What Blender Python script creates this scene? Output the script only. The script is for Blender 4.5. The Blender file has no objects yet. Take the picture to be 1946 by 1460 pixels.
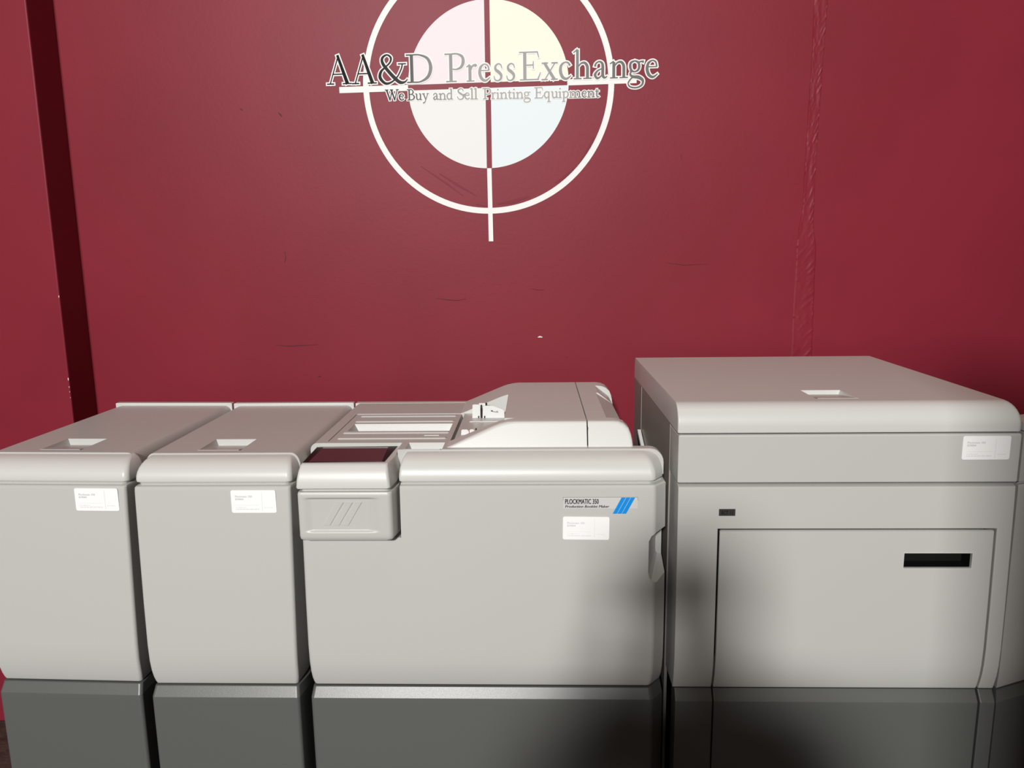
import bpy, bmesh, math, random
from mathutils import Matrix, Vector, noise
PI = math.pi
random.seed(7)
C = bpy.context.scene.collection
SC = bpy.context.scene

# ------------------------------------------------------------------ camera
F_PX = 1463.0
PITCH, ROLL, YAW = math.radians(10.06), math.radians(0.69), 0.03
fw = Vector((0, math.cos(PITCH), -math.sin(PITCH)))
rt = Vector((1, 0, 0))
up = rt.cross(fw)
rt2 = math.cos(ROLL) * rt - math.sin(ROLL) * up
up2 = math.sin(ROLL) * rt + math.cos(ROLL) * up
M = Matrix((rt2, up2, -fw)).transposed()
M = Matrix.Rotation(YAW, 3, 'Z') @ M
cd = bpy.data.cameras.new('camera')
cam = bpy.data.objects.new('camera', cd)
C.objects.link(cam)
cam.matrix_world = Matrix.Translation((0, 0, 1.5)) @ M.to_4x4()
cd.sensor_width = 36.0
cd.lens = F_PX / 1946.0 * 36.0
cd.clip_start = 0.02
SC.camera = cam

# ------------------------------------------------------------------ world, lights, exposure
w = bpy.data.worlds.new('world')
SC.world = w
w.use_nodes = True
w.node_tree.nodes['Background'].inputs[0].default_value = (1.0, 0.76, 0.46, 1)
w.node_tree.nodes['Background'].inputs[1].default_value = 0.040

def area(name, loc, target, sx, sy, power, col):
    l = bpy.data.lights.new(name, 'AREA')
    l.shape = 'RECTANGLE'
    l.size, l.size_y = sx, sy
    l.energy = power
    l.color = col
    o = bpy.data.objects.new(name, l)
    C.objects.link(o)
    o.location = loc
    d = Vector(target) - Vector(loc)
    o.rotation_euler = d.to_track_quat('-Z', 'Y').to_euler()
    return o
area('bay_door_daylight', (-1.5, -8.0, 4.9), (0.0, 2.0, 1.3), 0.85, 0.8, 1190, (1.0, 0.985, 0.962))
area('ceiling_tube_light', (0.1, 1.15, 3.5), (0.1, 1.35, 0), 2.4, 0.35, 8.5, (1.0, 0.86, 0.68))
SC.view_settings.view_transform = 'Standard'
SC.view_settings.look = 'None'
SC.view_settings.gamma = 1
SC.view_settings.exposure = 0.0
SC.view_settings.use_curve_mapping = False

# ------------------------------------------------------------------ materials
def srgb(r, g, b):
    f = lambda c: (c / 255 / 12.92) if c / 255 <= 0.04045 else ((c / 255 + 0.055) / 1.055) ** 2.4
    return (f(r), f(g), f(b), 1)

def mat(name, col, rough=0.5, spec=0.5, metal=0.0, bump=None, var=None):
    m = bpy.data.materials.new(name)
    m.use_nodes = True
    nt = m.node_tree
    b = nt.nodes['Principled BSDF']
    b.inputs['Base Color'].default_value = col
    b.inputs['Roughness'].default_value = rough
    b.inputs['Specular IOR Level'].default_value = spec
    b.inputs['Metallic'].default_value = metal
    tc = nt.nodes.new('ShaderNodeTexCoord')
    if bump:
        sc, st, dist = bump
        n = nt.nodes.new('ShaderNodeTexNoise')
        n.inputs['Scale'].default_value = sc
        n.inputs['Detail'].default_value = 3
        nt.links.new(tc.outputs['Object'], n.inputs['Vector'])
        bp = nt.nodes.new('ShaderNodeBump')
        bp.inputs['Strength'].default_value = st
        bp.inputs['Distance'].default_value = dist
        nt.links.new(n.outputs['Fac'], bp.inputs['Height'])
        nt.links.new(bp.outputs['Normal'], b.inputs['Normal'])
    if var:
        sc, c2, lo, hi = var
        n = nt.nodes.new('ShaderNodeTexNoise')
        n.inputs['Scale'].default_value = sc
        n.inputs['Detail'].default_value = 4
        nt.links.new(tc.outputs['Object'], n.inputs['Vector'])
        mr = nt.nodes.new('ShaderNodeMapRange')
        mr.inputs['From Min'].default_value = lo
        mr.inputs['From Max'].default_value = hi
        nt.links.new(n.outputs['Fac'], mr.inputs['Value'])
        mx = nt.nodes.new('ShaderNodeMix')
        mx.data_type = 'RGBA'
        mx.inputs['A'].default_value = col
        mx.inputs['B'].default_value = c2
        nt.links.new(mr.outputs['Result'], mx.inputs['Factor'])
        nt.links.new(mx.outputs['Result'], b.inputs['Base Color'])
    return m

GREY = mat('grey_textured_plastic', (0.515, 0.515, 0.495, 1), 0.37, 0.5, bump=(900, 0.25, 0.0006))
PALE = mat('pale_grey_plastic', (0.60, 0.60, 0.58, 1), 0.36, 0.5, bump=(1100, 0.22, 0.0006))
BASE = mat('dark_grey_plastic', (0.105, 0.109, 0.104, 1), 0.33, 0.5, bump=(900, 0.25, 0.0006))
WHITEP = mat('white_plastic', (0.74, 0.75, 0.74, 1), 0.4)
BLACK = mat('black_plastic', (0.004, 0.004, 0.004, 1), 0.5, 0.3)
INNER = mat('dark_chassis_metal', (0.012, 0.012, 0.012, 1), 0.6, 0.3)
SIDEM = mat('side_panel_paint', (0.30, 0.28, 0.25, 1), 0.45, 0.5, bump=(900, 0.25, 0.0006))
STEEL = mat('bright_steel', (0.75, 0.75, 0.75, 1), 0.25, 0.5, metal=1.0)
STICK = mat('white_sticker_paper', (0.93, 0.93, 0.93, 1), 0.5, 0.4)
INKG = mat('pale_grey_ink', (0.42, 0.42, 0.43, 1), 0.6, 0.2)
INKL = mat('faint_grey_ink', (0.66, 0.66, 0.67, 1), 0.6, 0.2)
INKB = mat('black_ink', (0.006, 0.006, 0.006, 1), 0.5, 0.3)
BLUE = mat('blue_ink', srgb(0, 140, 225), 0.5, 0.3)
PLATE = mat('silver_plate', (0.60, 0.60, 0.59, 1), 0.4, 0.5)
BADGE = mat('badge_charcoal', (0.035, 0.035, 0.033, 1), 0.45, 0.4)
GLASS = mat('screen_glass', (0.035, 0.008, 0.012, 1), 0.06, 0.6)
BEZEL = mat('screen_bezel', (0.006, 0.004, 0.005, 1), 0.45, 0.15)
RED = mat('red_wall_paint', (0.225, 0.0180, 0.034, 1), 0.46, 0.19, bump=(90, 0.10, 0.0015),
          var=(2.2, (0.200, 0.0155, 0.029, 1), 0.35, 0.7))
REDD = mat('dark_scuffed_paint', (0.085, 0.006, 0.012, 1), 0.6, 0.3)
SIGNW = mat('white_sign_paint', (0.86, 0.86, 0.85, 1), 0.6, 0.3, bump=(60, 0.05, 0.002))
QPINK = mat('pale_pink_paint', (0.84, 0.76, 0.80, 1), 0.6, 0.3, bump=(60, 0.05, 0.002))
QCREAM = mat('cream_paint', (0.88, 0.87, 0.74, 1), 0.6, 0.3, bump=(60, 0.05, 0.002))
QGREY = mat('pale_grey_paint', (0.80, 0.81, 0.81, 1), 0.6, 0.3, bump=(60, 0.05, 0.002))
QBLUE = mat('pale_blue_paint', (0.76, 0.84, 0.88, 1), 0.6, 0.3, bump=(60, 0.05, 0.002))
FLOOR = mat('brown_concrete', (0.075, 0.052, 0.044, 1), 0.6, 0.4, bump=(40, 0.5, 0.01),
            var=(18, (0.045, 0.03, 0.026, 1), 0.4, 0.65))
CHIP = mat('bare_plaster', (0.8, 0.76, 0.72, 1), 0.8, 0.2)

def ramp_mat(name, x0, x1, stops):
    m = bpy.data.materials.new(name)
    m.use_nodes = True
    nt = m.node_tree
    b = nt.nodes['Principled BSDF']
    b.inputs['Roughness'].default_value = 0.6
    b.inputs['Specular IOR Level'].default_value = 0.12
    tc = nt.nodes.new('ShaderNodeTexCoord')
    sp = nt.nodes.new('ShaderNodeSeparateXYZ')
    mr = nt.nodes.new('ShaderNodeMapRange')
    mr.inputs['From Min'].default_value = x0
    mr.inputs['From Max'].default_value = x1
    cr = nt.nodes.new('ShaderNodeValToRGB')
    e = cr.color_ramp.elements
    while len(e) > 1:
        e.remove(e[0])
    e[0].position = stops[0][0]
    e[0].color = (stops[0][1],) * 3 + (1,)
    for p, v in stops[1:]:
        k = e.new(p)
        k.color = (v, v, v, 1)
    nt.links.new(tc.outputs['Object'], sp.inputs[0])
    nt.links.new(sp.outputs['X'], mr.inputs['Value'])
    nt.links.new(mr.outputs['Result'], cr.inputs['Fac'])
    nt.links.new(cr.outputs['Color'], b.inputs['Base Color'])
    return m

# ------------------------------------------------------------------ helpers
def tag(o, label=None, cat=None, group=None, kind=None):
    if label: o['label'] = label
    if cat: o['category'] = cat
    if group: o['group'] = group
    if kind: o['kind'] = kind
    return o

def empty(name, loc=(0, 0, 0), rz=0.0, label=None, cat=None):
    o = bpy.data.objects.new(name, None)
    C.objects.link(o)
    o.location = loc
    o.rotation_euler = (0, 0, rz)
    return tag(o, label, cat)

def weighted(o):
    wn = o.modifiers.new('weighted', 'WEIGHTED_NORMAL')
    wn.keep_sharp = True
    wn.weight = 100

def link(name, bm, m, parent=None, smooth=32, label=None):
    bmesh.ops.recalc_face_normals(bm, faces=bm.faces)
    me = bpy.data.meshes.new(name)
    bm.to_mesh(me)
    bm.free()
    me.materials.append(m)
    if smooth:
        for p in me.polygons: p.use_smooth = True
        me.set_sharp_from_angle(angle=math.radians(smooth))
    o = bpy.data.objects.new(name, me)
    C.objects.link(o)
    if smooth: weighted(o)
    if parent: o.parent = parent
    if label: o['label'] = label
    return o

def poly(bm, pts):
    vs = [bm.verts.new(p) for p in pts]
    return bm.faces.new(vs)

def loft(bm, loops, cap=True):
    rings = [[bm.verts.new(p) for p in l] for l in loops]
    n = len(rings[0])
    for a, b in zip(rings, rings[1:]):
        for i in range(n):
            j = (i + 1) % n
            bm.faces.new((a[i], a[j], b[j], b[i]))
    if cap:
        bm.faces.new(rings[0][::-1])
        bm.faces.new(rings[-1])

def outline(z, x0, x1, y0, y1, rl=0.006, rr=0.006, fl=(0.011, 0.075), fr=(0.011, 0.075), n=6, rb=0.003):
    """plan outline: rounded front corners, sides that splay by f[0] over the first f[1] of depth"""
    def corner(p, d1, d2, r):
        # round the corner p between unit directions d1 (incoming point side) and d2 (outgoing side)
        a = math.acos(max(-1, min(1, d1.dot(d2))))
        t = r / math.tan(a / 2)
        c = p + (d1 + d2).normalized() * (r / math.sin(a / 2))
        s, e = p + d1 * t - c, p + d2 * t - c
        a0 = math.atan2(s.y, s.x)
        da = math.atan2(e.y, e.x) - a0
        while da > PI: da -= 2 * PI
        while da < -PI: da += 2 * PI
        return [c + Vector((math.cos(a0 + da * k / n), math.sin(a0 + da * k / n))) * r for k in range(n + 1)]
    V = Vector
    rl, rr = min(rl, (y1 - y0) * .4), min(rr, (y1 - y0) * .4)
    fl = (fl[0], min(fl[1], (y1 - y0) * .8 - rb))
    fr = (fr[0], min(fr[1], (y1 - y0) * .8 - rb))
    pl, pr = V((x0, y0)), V((x1, y0))
    ql, qr = V((x0 - fl[0], y0 + fl[1])), V((x1 + fr[0], y0 + fr[1]))
    pts = [V((x0 - fl[0], y1 - rb)), ql]
    pts += corner(pl, (ql - pl).normalized(), V((1, 0)), rl)
    pts += corner(pr, V((-1, 0)), (qr - pr).normalized(), rr)
    pts += [qr, V((x1 + fr[0], y1 - rb)), V((x1 + fr[0] - rb, y1)), V((x0 - fl[0] + rb, y1))]
    return [(p.x, p.y, z) for p in pts]

def shell(bm, levels, x0, x1, y0, y1, **k):
    """levels: (z, inset_front, inset_left, inset_right, inset_back)"""
    loft(bm, [outline(z, x0 + il, x1 - ir, y0 + f, y1 - ib, **k) for z, f, il, ir, ib in levels])

def box(bm, x0, x1, y0, y1, z0, z1, bev=0.0, seg=2):
    r = bmesh.ops.create_cube(bm, size=1)
    vs = r['verts']
    for v in vs:
        v.co = Vector((x0 if v.co.x < 0 else x1, y0 if v.co.y < 0 else y1, z0 if v.co.z < 0 else z1))
    if bev:
        es = list({e for v in vs for e in v.link_edges})
        bmesh.ops.bevel(bm, geom=es, offset=bev, segments=seg, profile=0.5, affect='EDGES')

def prism(bm, pts, axis, a, b):
    """extrude a 2D polygon along an axis ('x','y','z') from a to b"""
    def P(p, t):
        return {'x': (t, p[0], p[1]), 'y': (p[0], t, p[1]), 'z': (p[0], p[1], t)}[axis]
    loft(bm, [[P(p, a) for p in pts], [P(p, b) for p in pts]])

SHARP = [32]
def cut(o, bms):
    """boolean difference applied straight away; the cutter is deleted"""
    o.modifiers.clear()
    for bm in bms:
        c = link('cutter', bm, o.data.materials[0], smooth=0)
        md = o.modifiers.new('b', 'BOOLEAN')
        md.operation = 'DIFFERENCE'
        md.solver = 'EXACT'
        md.object = c
        par = o.parent
        o.parent = None
        bpy.context.view_layer.update()
        dg = bpy.context.evaluated_depsgraph_get()
        me = bpy.data.meshes.new_from_object(o.evaluated_get(dg))
        o.modifiers.clear()
        o.data = me
        o.parent = par
        bpy.data.objects.remove(c, do_unlink=True)
        me.set_sharp_from_angle(angle=math.radians(SHARP[0]))
    weighted(o)
    return o

def rrect(x0, x1, z0, z1, r, n=5):
    pts = []
    for cx, cz, a0 in ((x1 - r, z1 - r, 0), (x0 + r, z1 - r, PI / 2), (x0 + r, z0 + r, PI), (x1 - r, z0 + r, 1.5 * PI)):
        for k in range(n + 1):
            a = a0 + PI / 2 * k / n
            pts.append((cx + r * math.cos(a), cz + r * math.sin(a)))
    return pts

def text_bm(s, size, x, y, z, squeeze=1.0, shear=0.0, off=0.0, ext=0.0):
    """flat sans lettering standing in the xz plane with its left baseline corner at x,z"""
    cu = bpy.data.curves.new('t', 'FONT')
    cu.body = s
    cu.size = size
    cu.shear = shear
    cu.offset = off
    cu.extrude = ext
    cu.resolution_u = 3
    to = bpy.data.objects.new('t', cu)
    C.objects.link(to)
    bpy.context.view_layer.update()
    me = bpy.data.meshes.new_from_object(to.evaluated_get(bpy.context.evaluated_depsgraph_get()))
    bpy.data.objects.remove(to, do_unlink=True)
    bm = bmesh.new()
    bm.from_mesh(me)
    for v in bm.verts:
        v.co = Vector((x + v.co.x * squeeze, y - v.co.z, z + v.co.y))
    return bm

def merge(*bms):
    out = bmesh.new()
    for b in bms:
        me = bpy.data.meshes.new('m')
        b.to_mesh(me)
        out.from_mesh(me)
        b.free()
    return out

# ------------------------------------------------------------------ the room
WY, JY, JX = 2.36, 2.23, -1.392
def wall(name, pts):
    bm = bmesh.new()
    for p in pts: poly(bm, p)
    return tag(link(name, bm, RED, smooth=0), kind='structure')

bm = bmesh.new()
box(bm, JX, 4.2, WY, WY + 0.2, 0, 3.6)
wall_back = tag(link('wall_back', bm, RED, smooth=0), kind='structure')
bm = bmesh.new()
box(bm, -4.2, JX, JY, WY + 0.2, 0, 3.6, bev=0.004)
wall_left = tag(link('wall_left', bm, RED, smooth=0), kind='structure')
bm = bmesh.new()
box(bm, -4.2, 4.2, -9.5, WY + 0.2, -0.1, 0)
tag(link('floor', bm, FLOOR, smooth=0), kind='structure')

# the crumpled paper joint painted over on the right of the sign
bm = bmesh.new()
prof = [(1.10, 0.782, 0.850), (1.22, 0.783, 0.849), (1.35, 0.783, 0.846), (1.49, 0.783, 0.845), (1.55, 0.788, 0.832),
        (1.60, 0.795, 0.831), (1.75, 0.796, 0.829), (1.9, 0.797, 0.832), (2.02, 0.799, 0.834), (2.20, 0.797, 0.838), (3.5, 0.797, 0.838)]
def prof_at(z):
    for a, b in zip(prof, prof[1:]):
        if z <= b[0]:
            t = (z - a[0]) / (b[0] - a[0])
            return a[1] + (b[1] - a[1]) * t, a[2] + (b[2] - a[2]) * t
    return prof[-1][1:]
NX, NZ = 18, 620
rows = []
for i in range(NZ + 1):
    z = 1.02 + (2.6 - 1.02) * i / NZ
    xl, xr = prof_at(z)
    row = []
    for j in range(NX + 1):
        u = j / NX
        x = xl + (xr - xl) * u + 0.0012 * noise.noise(Vector((u * 3, z * 30, 0)))
        wr = noise.noise(Vector((z * 85 - u * 6.5, u * 2.2, 3))) * (.25 + .75 * math.exp(-((u - .80) / .16) ** 2)) + .3 * noise.noise(Vector((z * 50 + u * 5, u * 3, 7)))
        h = 0.0014 + 0.0024 * max(0, wr) + 0.0007 * noise.noise(Vector((u * 4, z * 14, 9)))
        if j in (0, NX): h = -0.001
        row.append(bm.verts.new((x, WY - max(h, -0.001), z)))
    rows.append(row)
for a, b in zip(rows, rows[1:]):
    for j in range(NX):
        bm.faces.new((a[j], a[j + 1], b[j + 1], b[j]))
tag(link('trim_1', bm, RED, smooth=40), kind='structure')

# scratches and chips in the wall paint
def ribbon(bm, pts, wdt, y):
    P = [Vector(p) for p in pts]
    L = []
    for i, p in enumerate(P):
        t = (P[min(i + 1, len(P) - 1)] - P[max(i - 1, 0)]).normalized()
        nrm = Vector((-t.y, t.x))
        k = wdt * (0.35 if i in (0, len(P) - 1) else 1)
        L.append((p + nrm * k, p - nrm * k))
    for (a, b), (c, d) in zip(L, L[1:]):
        poly(bm, [(a.x, y, a.y), (b.x, y, b.y), (d.x, y, d.y), (c.x, y, c.y)])
def wall_px(x, y, Y=WY):
    v = M @ Vector(((x - 973) / F_PX, -(y - 730) / F_PX, -1))
    k = Y / v.y
    return (v.x * k, 1.5 + v.z * k)
for pts, wd, mm in (
        ([(525, 656), (545, 658), (570, 657), (603, 655)], 0.0012, REDD),
        ([(829, 567), (850, 570), (870, 571), (886, 568)], 0.0011, REDD),
        ([(1008, 549), (1022, 551), (1036, 551)], 0.0008, REDD),
        ([(1268, 500), (1300, 504), (1345, 502)], 0.0008, REDD),
        ([(541, 478), (543, 490), (541, 500)], 0.0010, REDD),
        ([(529, 214), (533, 218), (535, 222)], 0.0028, REDD),
        ([(456, 206), (459, 208), (461, 210)], 0.0020, REDD),
        ([(605, 717), (608, 715), (610, 717)], 0.0018, REDD),
        ([(1073, 677), (1078, 680)], 0.0015, REDD),
        ([(1293, 293), (1296, 305)], 0.0012, REDD),
        ([(1022, 641), (1026, 640), (1031, 641)], 0.0025, CHIP),
        ([(1027, 156), (1031, 156)], 0.0008, CHIP)):
    b = bmesh.new()
    ribbon(b, [wall_px(*p) for p in pts], wd, WY - 0.0009)
    link('paint_chip' if mm is CHIP else 'scratch', b, mm, wall_back, smooth=0)
for (px, py), s in (((111, 564), 0.004), ((129, 721), 0.005), ((130, 736), 0.003), ((132, 745), 0.0025), ((133, 756), 0.002)):
    x, z = wall_px(px, py, JY)
    b = bmesh.new()
    bmesh.ops.create_icosphere(b, subdivisions=1, radius=s)
    for v in b.verts:
        v.co = Vector((JX + v.co.x * 0.35 - 0.0015, JY + v.co.y * 0.35 + 0.0005, z + v.co.z))
    link('paint_chip', b, CHIP, wall_left, smooth=0)

# ------------------------------------------------------------------ painted sign
SX, SZ = -0.130, 1.967
sign = empty('painted_sign', (SX, WY, SZ), 0,
             'white printing-company target logo with serif lettering painted on the red wall', 'sign')
TILT = 0.0150
def ringbm(r0, r1, n=128, y=-0.0008):
    b = bmesh.new()
    for i in range(n):
        a, c = 2 * PI * i / n, 2 * PI * (i + 1) / n
        poly(b, [(r0 * math.cos(a), y, r0 * math.sin(a)), (r1 * math.cos(a), y, r1 * math.sin(a)),
                 (r1 * math.cos(c), y, r1 * math.sin(c)), (r0 * math.cos(c), y, r0 * math.sin(c))])
    return b
link('ring', ringbm(0.3495, 0.3665), SIGNW, sign, smooth=0)
RD, GAP = 0.2345, 0.0078
for nm, qx, qz, mm, lb in (('quadrant', -1, 1, QPINK, 'pale pink quarter disc'), ('quadrant', 1, 1, QCREAM, 'cream quarter disc'),
                       ('quadrant', -1, -1, QGREY, 'pale grey quarter disc'), ('quadrant', 1, -1, QBLUE, 'pale blue quarter disc')):
    b = bmesh.new()
    pts = []
    gx = GAP
    for k in range(33):
        t = k / 32
        a0 = math.asin(GAP / RD)
        a = a0 + (PI / 2 - 2 * a0) * t
        pts.append((qx * RD * math.cos(a), qz * RD * math.sin(a)))
    pts.append((qx * gx, qz * GAP))
    poly(b, [(x, -0.0008, z + x * TILT) for x, z in pts])
    link(nm, b, mm, sign, smooth=0, label=lb)
for x0, x1 in ((-0.437, -RD), (RD - 0.004, 0.431)):
    b = bmesh.new()
    poly(b, [(x, -0.0010, z + x * TILT) for x, z in ((x0, -0.0085), (x1, -0.0085), (x1, 0.0085), (x0, 0.0085))])
    link('crosshair_arm', b, SIGNW, sign, smooth=0)
for z0, z1 in ((-0.448, -RD), (RD, 0.448)):
    b = bmesh.new()
    poly(b, [(x, -0.0010, z) for x, z in ((-0.0055, z0), (0.0080, z0), (0.0060, z1), (-0.0070, z1))])
    link('crosshair_arm', b, SIGNW, sign, smooth=0)
TOUCH = mat('touch_up_red_paint', (0.190, 0.0145, 0.028, 1), 0.6, 0.3)
# touched-up darker paint inside the ring
for pts, wd in (([(835, 330), (870, 352), (905, 372)], 0.004), ([(1055, 348), (1075, 335), (1098, 315)], 0.004), ([(1100, 312), (1118, 285), (1128, 262)], 0.005),
                ([(945, 388), (975, 383), (1005, 374)], 0.005), ([(800, 316), (850, 350), (880, 372)], 0.003), ([(905, 388), (925, 392)], 0.004)):
    b = bmesh.new()
    ribbon(b, [(p[0] - SX, p[1] - SZ) for p in (wall_px(*q) for q in pts)], wd, -0.0006)
    link('touch_up_paint', b, TOUCH, sign, smooth=0)

# serif letters drawn as pen strokes; 1.0 = cap height; (x, y, pen width)
def sf(x0, x1, y, wd=0.042): return ('l', [(x0, y, wd), (x1, y, wd)])
G = {}
G['A'] = [('l', [(.11, .0, .04), (.47, 1.0, .045)]), ('l', [(.44, 1.03, .10), (.79, 0, .135)]), ('l', [(.22, .36, .04), (.64, .36, .04)]), sf(-.01, .27, .02), sf(.60, .95, .02)]
G['&'] = [('c', [(.90, .66, .05), (.86, .5, .05), (.7, .22, .05), (.48, .04, .06), (.25, .0, .09), (.06, .2, .12), (.1, .42, .09), (.28, .58, .05), (.45, .74, .06), (.48, .9, .08), (.34, 1.0, .05), (.17, .9, .09), (.17, .72, .11), (.34, .47, .12), (.6, .18, .13), (.8, .02, .12), (.98, .03, .06), (1.08, .13, .03)]), sf(.74, 1.04, .67)]
G['D'] = [('l', [(.19, .0, .12), (.19, 1.0, .12)]), sf(0, .4, .02), sf(-.02, .4, .98), ('c', [(.2, .98, .04), (.5, .97, .05), (.8, .83, .1), (.91, .52, .13), (.8, .2, .11), (.5, .03, .05), (.2, .02, .04)])]
G['P'] = [('l', [(.21, .0, .12), (.21, 1.0, .12)]), sf(.02, .42, .02), sf(-.02, .3, .98), ('c', [(.21, .98, .04), (.45, .98, .05), (.64, .88, .1), (.68, .7, .12), (.6, .52, .09), (.42, .44, .04), (.28, .45, .04)])]
G['r'] = [('l', [(.13, .0, .11), (.13, .57, .11)]), sf(0, .3, .02), ('l', [(0, .51, .04), (.13, .60, .05)]), ('c', [(.16, .40, .05), (.23, .54, .06), (.33, .57, .1), (.38, .53, .10)])]
G['e'] = [('l', [(.06, .38, .035), (.42, .38, .035)]), ('c', [(.41, .38, .06), (.37, .54, .06), (.24, .60, .04), (.1, .50, .09), (.06, .3, .115), (.13, .1, .11), (.28, .02, .08), (.45, .13, .03)])]
G['s'] = [('c', [(.32, .44, .03), (.28, .56, .045), (.18, .60, .045), (.08, .52, .07), (.09, .40, .1), (.2, .31, .115), (.29, .20, .1), (.27, .07, .07), (.16, .01, .045), (.06, .05, .045), (.02, .18, .03)])]
G['E'] = [('l', [(.21, .0, .12), (.21, 1.0, .12)]), sf(.02, .74, .02), sf(0, .70, .98), ('l', [(.70, .02, .05), (.80, .26, .03)]), ('l', [(.68, .99, .05), (.74, .78, .03)]), ('l', [(.2, .53, .042), (.53, .53, .042)]), ('l', [(.53, .40, .035), (.53, .66, .035)])]
G['x'] = [('l', [(.09, .6, .10), (.48, .0, .11)]), ('l', [(.50, .6, .035), (.10, 0, .035)]), sf(-.01, .23, .59), sf(.36, .60, .59), sf(-.02, .22, .015), sf(.34, .60, .015)]
G['c'] = [('c', [(.41, .48, .08), (.34, .58, .06), (.22, .60, .045), (.09, .50, .09), (.06, .3, .115), (.13, .1, .11), (.28, .02, .08), (.45, .13, .03)])]
G['h'] = [('l', [(.14, .0, .11), (.14, 1.03, .10)]), ('l', [(-.01, .93, .04), (.14, 1.04, .05)]), sf(0, .3, .02), sf(.36, .68, .02), ('c', [(.16, .42, .04), (.28, .55, .06), (.42, .56, .09), (.51, .44, .11), (.52, .22, .11), (.52, .0, .11)])]
G['n'] = [('l', [(.14, .0, .11), (.14, .57, .11)]), ('l', [(-.01, .51, .04), (.14, .60, .05)]), sf(0, .3, .02), sf(.36, .68, .02), ('c', [(.16, .42, .04), (.28, .55, .06), (.42, .56, .09), (.51, .44, .11), (.52, .22, .11), (.52, .0, .11)])]
G['a'] = [('c', [(.07, .43, .09), (.1, .53, .06), (.22, .60, .05), (.33, .54, .09), (.36, .4, .11), (.36, .12, .11), (.43, .03, .07), (.53, .08, .03)]), ('c', [(.35, .36, .035), (.17, .28, .06), (.07, .14, .1), (.15, .02, .08), (.26, .06, .05), (.34, .15, .04)])]
G['g'] = [('c', [(.25, .60, .045), (.11, .54, .08), (.08, .41, .1), (.13, .27, .08), (.25, .22, .045), (.38, .28, .08), (.42, .41, .1), (.38, .54, .08), (.25, .60, .045)]), ('c', [(.38, .54, .05), (.5, .57, .05), (.59, .55, .1)]), ('c', [(.16, .26, .04), (.08, .14, .06), (.18, .05, .09), (.40, .02, .12), (.56, -.09, .1), (.53, -.25, .07), (.34, -.34, .05), (.10, -.31, .05), (.01, -.19, .05), (.08, -.06, .05), (.18, .03, .05)])]
G['W'] = [('l', [(.14, 1, .12), (.42, 0, .10)]), ('l', [(.40, 0, .04), (.62, .95, .04)]), ('l', [(.54, 1, .12), (.82, 0, .10)]), ('l', [(.80, 0, .04), (1.06, .98, .04)]), sf(0, .3, .98), sf(.42, .7, .98), sf(.94, 1.18, .98)]
G['B'] = [('l', [(.2, .0, .12), (.2, 1.0, .12)]), sf(0, .35, .02), sf(0, .35, .98), ('c', [(.2, .98, .04), (.44, .97, .06), (.58, .76, .11), (.46, .56, .05), (.2, .53, .04)]), ('c', [(.2, .53, .04), (.5, .51, .06), (.68, .28, .13), (.52, .05, .06), (.2, .02, .04)])]
G['u'] = [('c', [(.13, .58, .11), (.13, .2, .11), (.2, .04, .09), (.34, .04, .06), (.46, .14, .04)]), ('l', [(.48, .58, .11), (.48, 0, .11)]), sf(-.02, .14, .58), sf(.34, .5, .58), sf(.48, .62, .03)]
G['y'] = [('l', [(.12, .6, .11), (.34, .02, .1)]), ('c', [(.54, .6, .035), (.36, .1, .04), (.24, -.2, .05), (.06, -.28, .1)]), sf(0, .26, .58), sf(.42, .64, .58)]
G['d'] = [('c', [(.42, .52, .05), (.26, .60, .05), (.1, .48, .09), (.06, .28, .11), (.14, .06, .1), (.28, .03, .06), (.42, .16, .04)]), ('l', [(.44, 1.02, .11), (.44, .0, .11)]), sf(.3, .44, .98), sf(.44, .6, .03)]
G['S'] = [('c', [(.52, .76, .03), (.46, .94, .06), (.3, 1.0, .05), (.12, .88, .09), (.14, .68, .12), (.32, .52, .14), (.5, .36, .13), (.5, .12, .09), (.3, .0, .05), (.1, .08, .06), (.03, .28, .03)])]
G['l'] = [('l', [(.14, .0, .11), (.14, 1.03, .11)]), sf(0, .3, .02), ('l', [(-.01, .94, .04), (.14, 1.03, .05)])]
G['i'] = [('l', [(.14, .0, .11), (.14, .58, .11)]), sf(0, .3, .02), ('l', [(-.01, .51, .04), (.14, .60, .05)]), ('l', [(.14, .80, .12), (.14, .91, .12)])]
G['t'] = [('c', [(.16, .78, .05), (.16, .5, .11), (.16, .16, .11), (.24, .02, .08), (.38, .08, .03)]), sf(0, .36, .57)]
G['q'] = [('c', [(.42, .52, .05), (.26, .60, .05), (.1, .48, .09), (.06, .28, .11), (.14, .06, .1), (.28, .03, .06), (.42, .16, .04)]), ('l', [(.44, .6, .11), (.44, -.34, .11)]), sf(.3, .6, -.33)]
G['p'] = [('c', [(.18, .50, .05), (.32, .60, .05), (.48, .50, .09), (.53, .3, .11), (.46, .1, .1), (.32, .01, .05), (.18, .08, .04)]), ('l', [(.15, .6, .11), (.15, -.34, .11)]), sf(0, .3, -.33), ('l', [(0, .51, .04), (.14, .60, .05)])]
G['m'] = G['n'] + [('c', [(.54, .42, .04), (.66, .55, .06), (.80, .56, .09), (.89, .44, .11), (.90, .22, .11), (.90, .0, .11)]), sf(.75, 1.06, .02)]
ADV = {'A': .95, '&': 1.1, 'D': 1.02, 'P': .76, 'r': .44, 'e': .5, 's': .4, 'E': .84, 'x': .6, 'c': .48, 'h': .68, 'n': .68, 'a': .54, 'g': .6,
       'W': 1.16, 'B': .78, 'u': .64, 'y': .62, 'd': .62, 'S': .6, 'l': .32, 'i': .32, 't': .42, 'q': .64, 'p': .62, 'm': 1.08, ' ': .3}

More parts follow.
